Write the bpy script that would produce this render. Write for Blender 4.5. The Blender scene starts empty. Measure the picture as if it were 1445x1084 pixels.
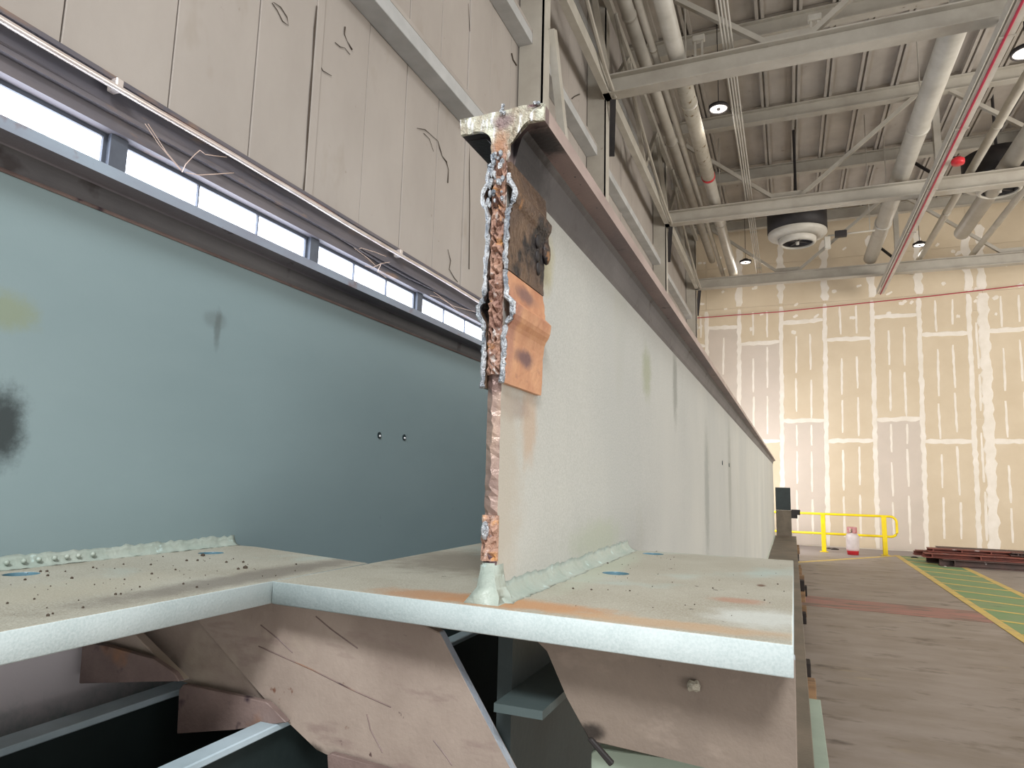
import bpy, bmesh, math, random
from mathutils import Vector, Matrix
random.seed(7)
S = bpy.context.scene
COL = S.collection

# ---------------------------------------------------------------- camera
FPX = 945.0
CXP, CYP = 722.5, 542.0
vy = Vector((1112 - CXP, -(684 - CYP), -FPX)).normalized()
hd = Vector((1, -.025, 0))
vz = vy.cross(-hd).normalized()
if vz.y < 0: vz = -vz
vx = vy.cross(vz)
EYE = Vector((0, 0, 1.75))
RW = Matrix((vx, vy, vz))                 # world = RW @ camera
cam = bpy.data.cameras.new('camera')
cam.sensor_width = 36.0
cam.lens = FPX * 36.0 / 1445.0
cam.clip_start = .02
camo = bpy.data.objects.new('camera', cam)
COL.objects.link(camo)
camo.matrix_world = Matrix.Translation(EYE) @ RW.to_4x4()
S.camera = camo

def ray(x, y): return RW @ Vector((x - CXP, -(y - CYP), -FPX))
def onX(x, y, X): d = ray(x, y); return EYE + d * (X / d.x)
def onY(x, y, Y): d = ray(x, y); return EYE + d * (Y / d.y)
def onZ(x, y, Z): d = ray(x, y); return EYE + d * ((Z - 1.75) / d.z)

# ---------------------------------------------------------------- world, lights, exposure
S.view_settings.view_transform = 'Standard'
S.view_settings.look = 'None'
S.view_settings.exposure = 0.0
S.view_settings.gamma = 1.0
S.view_settings.use_curve_mapping = False
W = bpy.data.worlds.new('world'); S.world = W; W.use_nodes = True
bg = W.node_tree.nodes['Background']
bg.inputs[0].default_value = (1.0, .975, .95, 1)
bg.inputs[1].default_value = 0.98

def area(name, loc, target, sx, sy, power, color=(1, 1, 1)):
    l = bpy.data.lights.new(name, 'AREA'); l.shape = 'RECTANGLE'; l.size = sx; l.size_y = sy
    l.energy = power; l.color = color
    o = bpy.data.objects.new(name, l); COL.objects.link(o); o.location = loc
    o.rotation_euler = (Vector(target) - Vector(loc)).to_track_quat('-Z', 'Y').to_euler()
    return o
area('dock_door_daylight', (1.6, -4.2, 6.6), (-.3, 1.0, 1.5), 1.6, 1.2, 520, (.95, .98, 1.0))
area('low_door_daylight', (3.6, -2.2, .9), (-1.1, 1.0, 1.35), 2.0, 1.4, 70, (1, .98, .97))  # added unseen fill lamp, lifts the plates and web under the left gusset
area('side_door_daylight', (11.5, 9, 3.6), (0, 22, 3.5), 7, 5, 1300, (1, .96, .90))  # added unseen area lamp, brightens the far wall and ceiling
area('far_window_daylight', (-1.75, 18.3, 2.0), (.6, 21.8, 2.2), 1.2, 1.0, 130, (1, .96, .97))  # added lamp hidden behind the girder, makes the glow on the drywall

# ---------------------------------------------------------------- helpers
def link(name, me, m=None, parent=None):
    o = bpy.data.objects.new(name, me); COL.objects.link(o)
    if m is not None and me is not None and len(me.materials) == 0: me.materials.append(m)
    if parent is not None: o.parent = parent
    return o
def obj(name, bm, m, parent=None, smooth=False):
    me = bpy.data.meshes.new(name)
    bmesh.ops.recalc_face_normals(bm, faces=bm.faces[:])
    bm.to_mesh(me); bm.free()
    if smooth:
        for p in me.polygons: p.use_smooth = True
    return link(name, me, m, parent)
def tag(o, label=None, cat=None, group=None, kind=None):
    if label: o['label'] = label
    if cat: o['category'] = cat
    if group: o['group'] = group
    if kind: o['kind'] = kind
    return o
def thing(name, label, cat, loc=(0, 0, 0), rot=(0, 0, 0), group=None):
    o = bpy.data.objects.new(name, None); COL.objects.link(o)
    o.location = loc; o.rotation_euler = rot; o.empty_display_size = .1
    return tag(o, label, cat, group)
def BM(): return bmesh.new()
def box(bm, x0, x1, y0, y1, z0, z1, bev=0):
    r = bmesh.ops.create_cube(bm, size=1)
    vs = r['verts']
    for v in vs:
        v.co = Vector((x0 + (v.co.x + .5) * (x1 - x0), y0 + (v.co.y + .5) * (y1 - y0), z0 + (v.co.z + .5) * (z1 - z0)))
    if bev:
        es = list({e for v in vs for e in v.link_edges})
        bmesh.ops.bevel(bm, geom=es, offset=bev, segments=1, affect='EDGES')
    return bm
def bar(bm, a, b, w, h, up=(0, 0, 1)):
    a = Vector(a); b = Vector(b); d = (b - a); L = d.length; d.normalize()
    u = Vector(up)
    if abs(d.dot(u)) > .97: u = Vector((1, 0, 0))
    s = d.cross(u).normalized(); t = s.cross(d).normalized()
    vs = []
    for p in (a, b):
        for i, j in ((-1, -1), (1, -1), (1, 1), (-1, 1)):
            vs.append(bm.verts.new(p + s * (w / 2 * i) + t * (h / 2 * j)))
    bm.faces.new(vs[:4]); bm.faces.new(vs[4:][::-1])
    for k in range(4): bm.faces.new((vs[k], vs[(k + 1) % 4], vs[4 + (k + 1) % 4], vs[4 + k]))
    return bm
def tube(bm, pts, r, n=10, cap=True):
    pts = [Vector(p) for p in pts]; rings = []
    for i, p in enumerate(pts):
        d = (pts[min(i + 1, len(pts) - 1)] - pts[max(i - 1, 0)]).normalized()
        u = Vector((0, 0, 1)) if abs(d.z) < .9 else Vector((1, 0, 0))
        s = d.cross(u).normalized(); t = s.cross(d).normalized()
        rr = r[i] if isinstance(r, (list, tuple)) else r
        rings.append([bm.verts.new(p + s * math.cos(6.28318 * k / n) * rr + t * math.sin(6.28318 * k / n) * rr) for k in range(n)])
    for a, b in zip(rings, rings[1:]):
        for k in range(n): bm.faces.new((a[k], a[(k + 1) % n], b[(k + 1) % n], b[k]))
    if cap: bm.faces.new(rings[0][::-1]); bm.faces.new(rings[-1])
    return bm
def lathe(bm, prof, c=(0, 0, 0), n=28):
    c = Vector(c); rings = []
    for r, z in prof:
        rings.append([bm.verts.new(c + Vector((r * math.cos(6.28318 * k / n), r * math.sin(6.28318 * k / n), z))) for k in range(n)])
    for a, b in zip(rings, rings[1:]):
        for k in range(n): bm.faces.new((a[k], a[(k + 1) % n], b[(k + 1) % n], b[k]))
    return bm
def extr(bm, poly, axis, a, b, cuts=None):
    """polygon (2 coords) extruded along axis from a to b"""
    def P(u, v, w):
        return {'y': Vector((u, w, v)), 'x': Vector((w, u, v)), 'z': Vector((u, v, w))}[axis]
    st = cuts or [a, b]; rs = [[bm.verts.new(P(u, v, w)) for u, v in poly] for w in st]
    n = len(poly)
    bm.faces.new(rs[0]); bm.faces.new(rs[-1][::-1])
    for A, B in zip(rs, rs[1:]):
        for k in range(n): bm.faces.new((A[k], A[(k + 1) % n], B[(k + 1) % n], B[k]))
    return bm
def ibeam(bm, a, b, w, h, tf, tw):
    """I section from a to b (top centre line level at a.z + h), a/b at the underside centre, horizontal run"""
    a = Vector(a); b = Vector(b); Z = Vector((0, 0, 1))
    bar(bm, a + Z * tf / 2, b + Z * tf / 2, w, tf)
    bar(bm, a + Z * (h - tf / 2), b + Z * (h - tf / 2), w, tf)
    bar(bm, a + Z * h / 2, b + Z * h / 2, tw, h - 2 * tf)
    return bm
def holed_plate(name, outline, holes, r, z0, z1, m, parent, bevel=.002):
    cu = bpy.data.curves.new(name, 'CURVE'); cu.dimensions = '2D'; cu.fill_mode = 'BOTH'
    cu.extrude = (z1 - z0) / 2 - bevel; cu.bevel_depth = bevel; cu.bevel_resolution = 1; cu.offset = -bevel
    for loop in [outline] + [[(x + r * math.cos(-k * .2618), y + r * math.sin(-k * .2618)) for k in range(24)] for x, y in holes]:
        s = cu.splines.new('POLY'); s.points.add(len(loop) - 1); s.use_cyclic_u = True
        for p, c in zip(s.points, loop): p.co = (c[0], c[1], 0, 1)
    t = bpy.data.objects.new('tmp', cu); COL.objects.link(t)
    bpy.context.view_layer.update()
    me = bpy.data.meshes.new_from_object(t.evaluated_get(bpy.context.evaluated_depsgraph_get()))
    bpy.data.objects.remove(t)
    for v in me.vertices: v.co.z += (z0 + z1) / 2
    me.materials.clear(); me.name = name
    return link(name, me, m, parent)

# ---------------------------------------------------------------- materials
def srgb(c):
    return tuple(((v / 255) / 12.92 if v / 255 <= .04045 else ((v / 255 + .055) / 1.055) ** 2.4) for v in c) + (1,)
def mat(name, c1, c2=None, scale=4, detail=6, rough=.6, metal=0., bump=.0, bscale=60, stretch=(1, 1, 1),
        spots=None, stains_and_light=(), fine=None, lo=.35, hi=.65, spec=.4):
    """c1/c2 mixed by noise; spots=(colour, scale, lo, hi, stretch); stains=[(pos, radii, colour, strength)] world-space marks"""
    m = bpy.data.materials.new(name); m.use_nodes = True
    nt = m.node_tree; N = nt.nodes; Lk = nt.links; bs = N['Principled BSDF']
    geo = N.new('ShaderNodeNewGeometry')
    def mapped(st):
        mp = N.new('ShaderNodeMapping'); mp.inputs['Scale'].default_value = st
        Lk.new(geo.outputs['Position'], mp.inputs['Vector']); return mp.outputs[0]
    def noise(sc, st=(1, 1, 1), det=6, ro=.6, dist=0):
        n = N.new('ShaderNodeTexNoise'); n.inputs['Scale'].default_value = sc; n.inputs['Detail'].default_value = det
        n.inputs['Roughness'].default_value = ro; n.inputs['Distortion'].default_value = dist
        Lk.new(mapped(st), n.inputs['Vector']); return n.outputs['Fac']
    def ramp(f, a, b):
        r = N.new('ShaderNodeMapRange'); r.inputs[1].default_value = a; r.inputs[2].default_value = b
        Lk.new(f, r.inputs[0]); return r.outputs[0]
    def mix(f, a, b):
        x = N.new('ShaderNodeMix'); x.data_type = 'RGBA'
        if isinstance(f, float): x.inputs[0].default_value = f
        else: Lk.new(f, x.inputs[0])
        for i, v in ((6, a), (7, b)):
            if isinstance(v, tuple): x.inputs[i].default_value = v
            else: Lk.new(v, x.inputs[i])
        return x.outputs[2]
    def mul(a, b):
        x = N.new('ShaderNodeMath'); x.operation = 'MULTIPLY'; Lk.new(a, x.inputs[0])
        if isinstance(b, float): x.inputs[1].default_value = b
        else: Lk.new(b, x.inputs[1])
        return x.outputs[0]
    col = srgb(c1)
    if c2: col = mix(ramp(noise(scale, stretch, detail), lo, hi), col, srgb(c2))
    if fine:
        col = mix(mul(ramp(noise(fine[1], det=2), .4, .6), fine[2]), col, srgb(fine[0]))
    for sp in (spots or []):
        st = sp[4] if len(sp) > 4 else (1, 1, 1)
        f = ramp(noise(sp[1], st, 4, .6), sp[2], sp[3])
        if len(sp) > 5: f = mul(f, sp[5])
        col = mix(f, col, srgb(sp[0]))
    if stains_and_light:
        wob = noise(26, det=6, ro=.7)
        for pos, rad, c, k in stains_and_light:
            sb = N.new('ShaderNodeVectorMath'); sb.operation = 'SUBTRACT'; Lk.new(geo.outputs['Position'], sb.inputs[0]); sb.inputs[1].default_value = pos
            dv = N.new('ShaderNodeVectorMath'); dv.operation = 'DIVIDE'; Lk.new(sb.outputs[0], dv.inputs[0]); dv.inputs[1].default_value = rad
            ln = N.new('ShaderNodeVectorMath'); ln.operation = 'LENGTH'; Lk.new(dv.outputs[0], ln.inputs[0])
            ad = N.new('ShaderNodeMath'); ad.operation = 'MULTIPLY_ADD'; Lk.new(wob, ad.inputs[0]); ad.inputs[1].default_value = .9; Lk.new(ln.outputs['Value'], ad.inputs[2])
            r = N.new('ShaderNodeMapRange'); r.interpolation_type = 'SMOOTHSTEP'
            r.inputs[1].default_value = 1.4; r.inputs[2].default_value = .75; Lk.new(ad.outputs[0], r.inputs[0])
            r.inputs[3].default_value = 0; r.inputs[4].default_value = 1
            col = mix(mul(r.outputs[0], float(k)), col, srgb(c))
    if isinstance(col, tuple): bs.inputs['Base Color'].default_value = col
    else: Lk.new(col, bs.inputs['Base Color'])
    bs.inputs['Roughness'].default_value = rough; bs.inputs['Metallic'].default_value = metal
    bs.inputs['Specular IOR Level'].default_value = spec
    if bump:
        b = N.new('ShaderNodeBump'); b.inputs['Strength'].default_value = bump; b.inputs['Distance'].default_value = .01
        Lk.new(noise(bscale, det=4), b.inputs['Height']); Lk.new(b.outputs[0], bs.inputs['Normal'])
    return m
def emit(name, c, s):
    m = bpy.data.materials.new(name); m.use_nodes = True; b = m.node_tree.nodes['Principled BSDF']
    b.inputs['Base Color'].default_value = srgb(c); b.inputs['Emission Color'].default_value = srgb(c); b.inputs['Emission Strength'].default_value = s
    return m

RUST = (150, 98, 62); SOOT = (38, 34, 36)
M = {}
M['web_pale'] = mat('pale_green_grey_paint', (184, 184, 176), (168, 170, 165), 1.2, rough=.6, bump=.12, bscale=300, stretch=(1, .8, .5), spec=.25,
    fine=((204, 203, 198), 260, .35),
    spots=[((132, 132, 122), 3, .64, .82, (1, 2.2, .45), .4), ((150, 150, 120), 1.6, .62, .8, (1, 1.2, .6), .3)],
    stains_and_light=[((-.4, 1.05, 1.84), (.1, .05, .10), (182, 146, 112), .5), ((-.4, .97, 1.86), (.1, .1, .03), (120, 92, 84), .5),
            ((-.4, .93, 1.75), (.1, .13, .3), (176, 166, 150), .6),
            ((-.4, 1.12, 2.15), (.1, .06, .09), (170, 160, 110), .5),
            ((-.4, 2.05, 2.08), (.1, .10, .12), (130, 138, 90), .45), ((-.4, 2.6, 2.12), (.1, .08, .22), (96, 100, 90), .5),
            ((-.4, 1.5, 1.62), (.1, .3, .06), (165, 172, 150), .5), ((-.4, 3.6, 1.7), (.1, .15, .5), (120, 126, 120), .5),
            ((-.4, 5, 1.8), (.1, .2, .6), (132, 134, 124), .5)])
M['web_teal'] = mat('teal_grey_paint', (140, 158, 161), (130, 149, 152), .9, rough=.55, bump=.04, bscale=200, stretch=(1, .6, 1.6), spec=.35,
    spots=[((118, 130, 130), 6, .72, .8)],
    stains_and_light=[((-1.27, .745, 1.815), (.1, .06, .10), (34, 36, 36), .85), ((-1.27, .735, 2.02), (.1, .07, .05), (140, 146, 100), .5),
            ((-1.27, 1.19, 2.11), (.1, .05, .03), (88, 94, 92), .35), ((-1.27, 1.2, 2.09), (.1, .015, .07), (84, 90, 88), .5), ((-1.27, 1.0, 1.38), (.1, .8, .15), (214, 206, 210), .9)])  # last pale patch paints light onto the web below the gusset
M['plate_edge'] = mat('pale_blue_grey_paint', (184, 196, 196), (168, 182, 182), 9, rough=.5, bump=.1, bscale=220,
    fine=((206, 214, 214), 300, .3), spots=[((140, 110, 96), 22, .70, .73), ((120, 128, 126), 40, .72, .76)])
M['plate_top'] = mat('dusty_plate_paint', (164, 160, 146), (148, 141, 125), 5, rough=.55, bump=.3, bscale=260,
    fine=((196, 196, 184), 420, .4),
    spots=[((60, 54, 48), 38, .70, .73), ((164, 186, 182), 3, .58, .7, (1, 1, 1), .6)],
    stains_and_light=[((-.36, .93, 1.57), (.2, .06, .1), (184, 128, 76), .75), ((-.15, .9, 1.57), (.22, .04, .1), (190, 150, 108), .55),
            ((-.08, 1.13, 1.57), (.06, .04, .1), (170, 120, 96), .6), ((-.5, .93, 1.57), (.16, .06, .1), (172, 124, 84), .7),
            ((-.62, 1.35, 1.57), (.3, .3, .1), (116, 108, 96), .8), ((-.04, 1.0, 1.57), (.1, .1, .1), (206, 212, 208), .6),  # dark left patch is painted shading, pale corner patch a painted highlight
            ((-.86, .95, 1.57), (.07, .5, .1), (108, 100, 92), .7), ((-.05, 1.32, 1.57), (.012, .022, .1), (96, 68, 52), .95),
            ((-1.0, .7, 1.57), (.12, .3, .1), (172, 166, 148), .6), ((-.35, 1.4, 1.57), (.05, .5, .1), (170, 178, 160), .6)])
M['hole'] = mat('teal_hole_paint', (92, 128, 142), (76, 108, 120), 20, rough=.25)  # dark teal on the hole walls stands in for shade inside
M['fillet'] = mat('weld_paint', (168, 176, 166), (154, 166, 156), 14, rough=.4, bump=.3, bscale=50, spots=[((190, 210, 206), 30, .62, .7)])
M['scale'] = mat('brown_mill_scale', (158, 144, 133), (136, 122, 112), 5, rough=.5, metal=.0, bump=.12, bscale=120,
    spots=[((86, 70, 66), 34, .70, .74), ((128, 110, 104), 8, .57, .68, (1, 1, 4), .6), ((108, 78, 64), 20, .71, .75), ((176, 164, 146), 4, .6, .7, (1, 1, 1), .6)],
    stains_and_light=[((-.74, 1, 1.29), (.035, .3, .02), (52, 46, 40), .9), ((-1.08, 1, 1.37), (.03, .3, .04), (52, 46, 38), .9),
            ((-.25, 1, 1.40), (.025, .3, .014), (40, 34, 32), .9)])
M['scale_olive'] = mat('olive_brown_scale', (132, 119, 107), (116, 104, 94), 5, rough=.5, bump=.12, bscale=120,  # darker copy of the brown scale, gusset shade put into the colour
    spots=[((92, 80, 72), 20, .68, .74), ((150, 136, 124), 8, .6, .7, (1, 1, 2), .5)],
    stains_and_light=[((-.262, .95, 1.405), (.03, .3, .018), (44, 38, 34), .95)])
M['plate_side'] = mat('blue_grey_cut_side', (160, 168, 176), (140, 146, 156), 12, rough=.4, bump=.3, bscale=150, spots=[((96, 70, 60), 30, .68, .72)])
M['scale_dark'] = mat('burnt_mill_scale', (130, 112, 106), (104, 88, 84), 9, rough=.5, bump=.15, bscale=140,
    spots=[((58, 46, 54), 13, .62, .7), ((150, 108, 76), 6, .6, .7, (1, 1, 1), .7)])
M['tee'] = mat('mauve_scale_flange', (146, 124, 118), (112, 98, 98), 7, rough=.45, metal=.15, bump=.12, bscale=140, stretch=(1, .4, 1),
    spots=[((52, 42, 44), 16, .66, .72), ((110, 82, 66), 6, .62, .72)],
    stains_and_light=[((-.385, .97, 2.28), (.06, .12, .055), SOOT, 1), ((-.46, .97, 2.30), (.06, .16, .06), SOOT, .95), ((-.36, .99, 2.308), (.05, .085, .02), SOOT, .95)])
M['tee_edge'] = mat('mauve_flange_edge', (176, 158, 150), (150, 132, 126), 9, rough=.4, stretch=(1, .4, 1), spots=[((92, 74, 70), 16, .66, .72)])  # edge face painted lighter, as if catching light
M['tee_edge_blue'] = mat('bluish_flange_edge', (150, 164, 178), (132, 136, 150), 5, rough=.3, stretch=(1, .4, 1), spots=[((120, 96, 96), 10, .6, .7)])  # window glow painted onto the left flange's edge face
M['stub'] = mat('grey_scale_stub', (104, 101, 101), (82, 80, 82), 4, rough=.5, bump=.1, bscale=140, stretch=(1, .5, 1), spots=[((60, 54, 54), 9, .6, .7)],
    stains_and_light=[((-.39, 1.2, 2.27), (.06, .5, .06), (66, 63, 64), .7), ((-.39, .98, 2.28), (.07, .17, .07), (34, 31, 33), 1)])
M['tee_left'] = mat('bluish_scale_flange', (132, 124, 128), (104, 100, 108), 7, rough=.4, bump=.12, bscale=140, stretch=(1, .3, 1),
    spots=[((70, 58, 64), 16, .66, .72)])
M['rust'] = mat('torn_rusty_steel', (182, 146, 126), (136, 102, 92), 20, rough=.55, bump=.8, bscale=110,
    spots=[((206, 150, 92), 24, .57, .66), ((210, 204, 200), 50, .58, .66, (1, 1, .5)), ((76, 56, 54), 30, .66, .72)])
M['rust_orange'] = mat('orange_rust_plate', (208, 158, 120), (176, 122, 92), 9, rough=.5, bump=.2, bscale=90,
    spots=[((132, 92, 82), 18, .60, .72, (1, 1, 2), .7)], stains_and_light=[((-.38, 1.0, 1.942), (.05, .065, .022), (112, 82, 80), 1), ((-.38, .99, 2.045), (.05, .07, .022), (126, 94, 86), .95), ((-.38, .93, 1.97), (.05, .03, .12), (160, 112, 98), .7)])
M['rust_dark'] = mat('burnt_dark_plate', (112, 90, 72), (78, 62, 54), 16, rough=.38, metal=.2, bump=.6, bscale=60,
    spots=[((34, 30, 32), 11, .55, .62), ((160, 116, 76), 14, .62, .70)])
M['cut'] = mat('bright_flame_cut_steel', (232, 236, 240), (128, 138, 150), 90, rough=.22, metal=.6, bump=1, bscale=170, stretch=(1, 1, .5))
M['cutface'] = mat('torch_cut_face', (206, 208, 190), (156, 142, 124), 30, rough=.4, metal=.2, bump=.8, bscale=120, stretch=(1.6, 1, .5),
    spots=[((236, 238, 240), 60, .56, .64, (1.6, 1, .4)), ((112, 88, 88), 20, .6, .68)], stains_and_light=[((-.411, .92, 2.275), (.022, .1, .05), (158, 112, 82), .9), ((-.408, .92, 2.318), (.026, .1, .02), (128, 104, 108), .8)])
M['web_edge'] = mat('ground_web_edge', (170, 148, 132), (128, 108, 104), 18, rough=.35, metal=.35, bump=.2, bscale=90, stretch=(1, 1, .3),
    stains_and_light=[((-.41, .92, 1.63), (.05, .05, .05), (78, 56, 62), .9), ((-.41, .92, 1.895), (.05, .05, .03), (96, 74, 70), .8)])
M['dark_steel'] = mat('dark_green_steel', (44, 54, 54), (34, 42, 42), 3, rough=.4, bump=.05)  # near-black colour stands in for shade on beam webs and lower web
M['dark_shelf'] = mat('dark_teal_steel', (78, 90, 90), (64, 76, 76), 3, rough=.4, bump=.05, spots=[((130, 134, 130), 50, .74, .77)])
M['flange_brown'] = mat('brown_grey_flange', (116, 104, 90), (92, 84, 72), 3, rough=.6, bump=.2)
M['pale_green'] = mat('pale_green_plate', (150, 164, 148), (138, 150, 136), 4, rough=.5)
M['bar_top'] = mat('blue_white_bar', (188, 206, 216), (160, 178, 186), 6, rough=.4, spots=[((170, 120, 96), 8, .66, .72)])
M['bolt'] = mat('hole_rim', (52, 66, 70), rough=.35, metal=.5)
M['white'] = mat('white_speck', (236, 236, 236), rough=.5)
# building
M['wall'] = mat('aged_cream_wall_panel', (170, 162, 154), (156, 148, 140), .9, rough=.7, bump=.08, bscale=30, stretch=(1, 1, .5),
    spots=[((146, 136, 122), 2.2, .60, .74, (1, 1, .5), .6), ((112, 100, 88), 11, .70, .78, (1, 1, 1), .6)])
M['wall_up'] = mat('girt_paint', (186, 186, 184), (168, 168, 166), 3, rough=.6, spots=[((110, 88, 74), 12, .7, .76)])
M['crack'] = mat('dark_crack', (72, 62, 52), rough=.9)
M['seam'] = mat('seam_shadow', (104, 94, 84), rough=.9)
M['recess'] = mat('grimy_window_head', (112, 106, 108), (86, 84, 92), 3, rough=.6, stretch=(1, .3, 3), spots=[((128, 108, 96), 7, .6, .7, (1, .4, 2))])
M['mullion'] = mat('grey_mullion', (92, 98, 108), (74, 78, 88), 4, rough=.5)
M['conduit'] = mat('galvanised_conduit', (236, 226, 220), (206, 190, 180), 5, rough=.3, metal=.5)
M['conduit_red'] = mat('reddish_wire', (176, 130, 112), rough=.6)
M['web'] = mat('cobweb', (190, 166, 150), rough=.9)
M['paint'] = mat('off_white_steel_paint', (176, 170, 158), (160, 153, 141), 2, rough=.55, spots=[((120, 106, 88), 8, .72, .78)])
M['paint_b'] = mat('white_pipe_paint', (190, 185, 174), (174, 168, 156), 3, rough=.45)
M['lag'] = mat('peeling_pipe_lagging', (182, 176, 162), (166, 158, 142), 4, rough=.7, spots=[((112, 92, 62), 9, .6, .66, (1, 1, .8))])
M['deck'] = mat('grey_roof_deck', (178, 170, 160), (162, 154, 144), 1.5, rough=.7, spots=[((110, 102, 92), 3, .66, .76)])
M['rib'] = mat('roof_rib_paint', (176, 168, 158), (160, 153, 143), 2, rough=.7)
M['board_tan'] = mat('tan_drywall', (208, 192, 166), (201, 184, 157), 1.2, rough=.85)
M['board_grey'] = mat('pinkish_grey_drywall', (203, 190, 176), (196, 184, 170), 1.2, rough=.85)
M['mud'] = mat('joint_compound', (232, 224, 212), (222, 213, 198), 3, rough=.9)
M['floor'] = mat('stained_concrete', (150, 139, 130), (130, 118, 106), 1.6, rough=.55, bump=.05, stretch=(.7, 1.3, 1),
    spots=[((96, 85, 72), 2.6, .58, .70, (.7, 1.3, 1), .8), ((74, 64, 56), 2.4, .61, .72, (.65, 1.2, 1), .85), ((168, 152, 124), 3, .62, .72, (.4, 2, 1), .5)],
    stains_and_light=[((2, 20.5, 0), (8, 2.2, 1), (160, 152, 150), .75), ((6, 15.5, 0), (3.0, 4.5, 1), (150, 146, 144), .7)])
M['red_band'] = mat('worn_red_paint', (162, 112, 102), (134, 108, 98), 3, rough=.6, stretch=(.5, 2, 1), spots=[((112, 98, 88), 3, .52, .62, (.5, 2, 1))])
M['green_band'] = mat('worn_green_paint', (108, 146, 96), (128, 144, 104), 2.5, rough=.6, stretch=(.5, 2, 1), spots=[((92, 92, 74), 4, .6, .7, (.4, 2, 1))])
M['yellow_line'] = mat('worn_yellow_paint', (214, 186, 96), (186, 162, 104), 5, rough=.6)
M['yellow'] = mat('safety_yellow', (240, 214, 20), (228, 200, 24), 6, rough=.4)
M['red'] = mat('red_paint', (190, 40, 48), rough=.4)
M['redline'] = mat('dark_red_conduit', (170, 44, 66), rough=.5)
M['cyl'] = mat('white_cylinder_paint', (206, 196, 192), (192, 180, 176), 6, rough=.4)
M['black'] = mat('black_metal', (34, 31, 31), (46, 41, 40), 6, rough=.6)
M['wood'] = mat('rough_timber', (148, 116, 84), (112, 88, 66), 9, rough=.8, stretch=(.2, 2, 2))
M['wood_dark'] = mat('oily_timber', (48, 40, 34), (36, 30, 28), 9, rough=.8, stretch=(.2, 2, 2))
M['pile_red'] = mat('rusty_red_steel', (128, 66, 52), (96, 50, 42), 4, rough=.6, spots=[((168, 150, 148), 4, .64, .68)])
M['pile_dark'] = mat('dark_rusty_steel', (84, 60, 54), (62, 48, 44), 4, rough=.6, spots=[((190, 180, 178), 5, .66, .7)])
M['pile_pale'] = mat('pale_steel', (206, 204, 190), (170, 160, 150), 4, rough=.5)
M['pane'] = emit('frosted_daylight_pane', (232, 240, 255), 7.0)
M['lamp'] = emit('lamp_glow', (255, 246, 238), 1.6)

# ================================================================ SETTING
WX = -2.7; FY = 21.8; CZ = 10.0
fl = obj('floor', box(BM(), WX - .3, 16, -6, FY + .3, -.2, 0), M['floor']); tag(fl, kind='structure')
def strip(name, pts, m, z=.004):
    bm = BM(); lo = [bm.verts.new((x, y, .0005)) for x, y in pts]; hi = [bm.verts.new((x, y, z)) for x, y in pts]
    bm.faces.new(lo); bm.faces.new(hi[::-1]); n = len(pts)
    for k in range(n): bm.faces.new((lo[k], lo[(k + 1) % n], hi[(k + 1) % n], hi[k]))
    return obj(name, bm, m, fl)
strip('red_band', [(-.2, 11.1), (2.55, 10.95), (2.55, 11.85), (-.2, 12.05)], M['red_band'])
strip('walkway_paint', [(2.62, 20.2), (2.58, 6), (3.5, 6), (3.56, 20.2)], M['green_band'])
strip('yellow_line', [(2.5, 20.3), (2.46, 6), (2.58, 6), (2.62, 20.3)], M['yellow_line'], .006)
strip('yellow_line', [(3.56, 20.2), (3.5, 6), (3.62, 6), (3.68, 20.2)], M['yellow_line'], .006)
strip('yellow_line', [(-.5, 16.6), (.13, 17.1), (2.5, 20.2), (2.5, 20.0), (.15, 16.9), (-.5, 16.4)], M['yellow_line'], .005)
for k in range(14):
    y = 7 + k * .95
    strip('hatch_line', [(2.6, y + .35), (3.53, y - .15), (3.53, y - .05), (2.6, y + .45)], M['yellow_line'], .007)

# ---- far wall with drywall boards, taped joints and screw lines
wf = obj('wall_far', box(BM(), WX - .3, 16, FY + .02, FY + .3, 0, CZ), M['mud']); tag(wf, kind='structure')
seams = [-2.7, -2.29, -1.33, -.10, 1.12, 2.39, 3.585, 4.80, 5.14, 6.36, 7.58, 8.80, 10.02, 11.24]
joints = {0: [3.05, 6.1], 1: [.6, 3.62, 6.66], 2: [3.04, 6.08], 3: [3.65, 6.68], 4: [3.05, 6.09], 5: [3.66, 6.7], 6: [3.05, 6.1]}
tilt = .022   # slight lean of the seams as hung
def sx(i, z): return seams[i] + tilt * (z - 4.4) * (1 if i > 1 else .3)
for i in range(len(seams) - 1):
    js = [0.02] + joints.get(i if i < 7 else (4 if i % 2 == 0 else 5), [3.05, 6.1]) + [7.25, 8.6, CZ - .02]
    if i == 0: js = [.02, 3.05, 6.1, 7.25, 8.6, CZ - .02]
    for k in range(len(js) - 1):
        z0, z1 = js[k] + .004, js[k + 1] - .004
        bm = BM(); q = []
        for y in (FY, FY + .02):
            for (ii, z) in ((i, z0), (i + 1, z0), (i + 1, z1), (i, z1)):
                off = .004 if ii == i else -.004
                q.append(bm.verts.new((sx(ii, z) + off, y, z)))
        bm.faces.new(q[:4]); bm.faces.new(q[4:][::-1])
        for a in range(4): bm.faces.new((q[a], q[(a + 1) % 4], q[4 + (a + 1) % 4], q[4 + a]))
        grey = (i, k) in {(1, 2), (2, 1), (3, 0), (5, 0), (9, 0), (11, 1), (1, 1)}
        obj('drywall_board', bm, M['board_grey'] if grey else M['board_tan'], wf)
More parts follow.
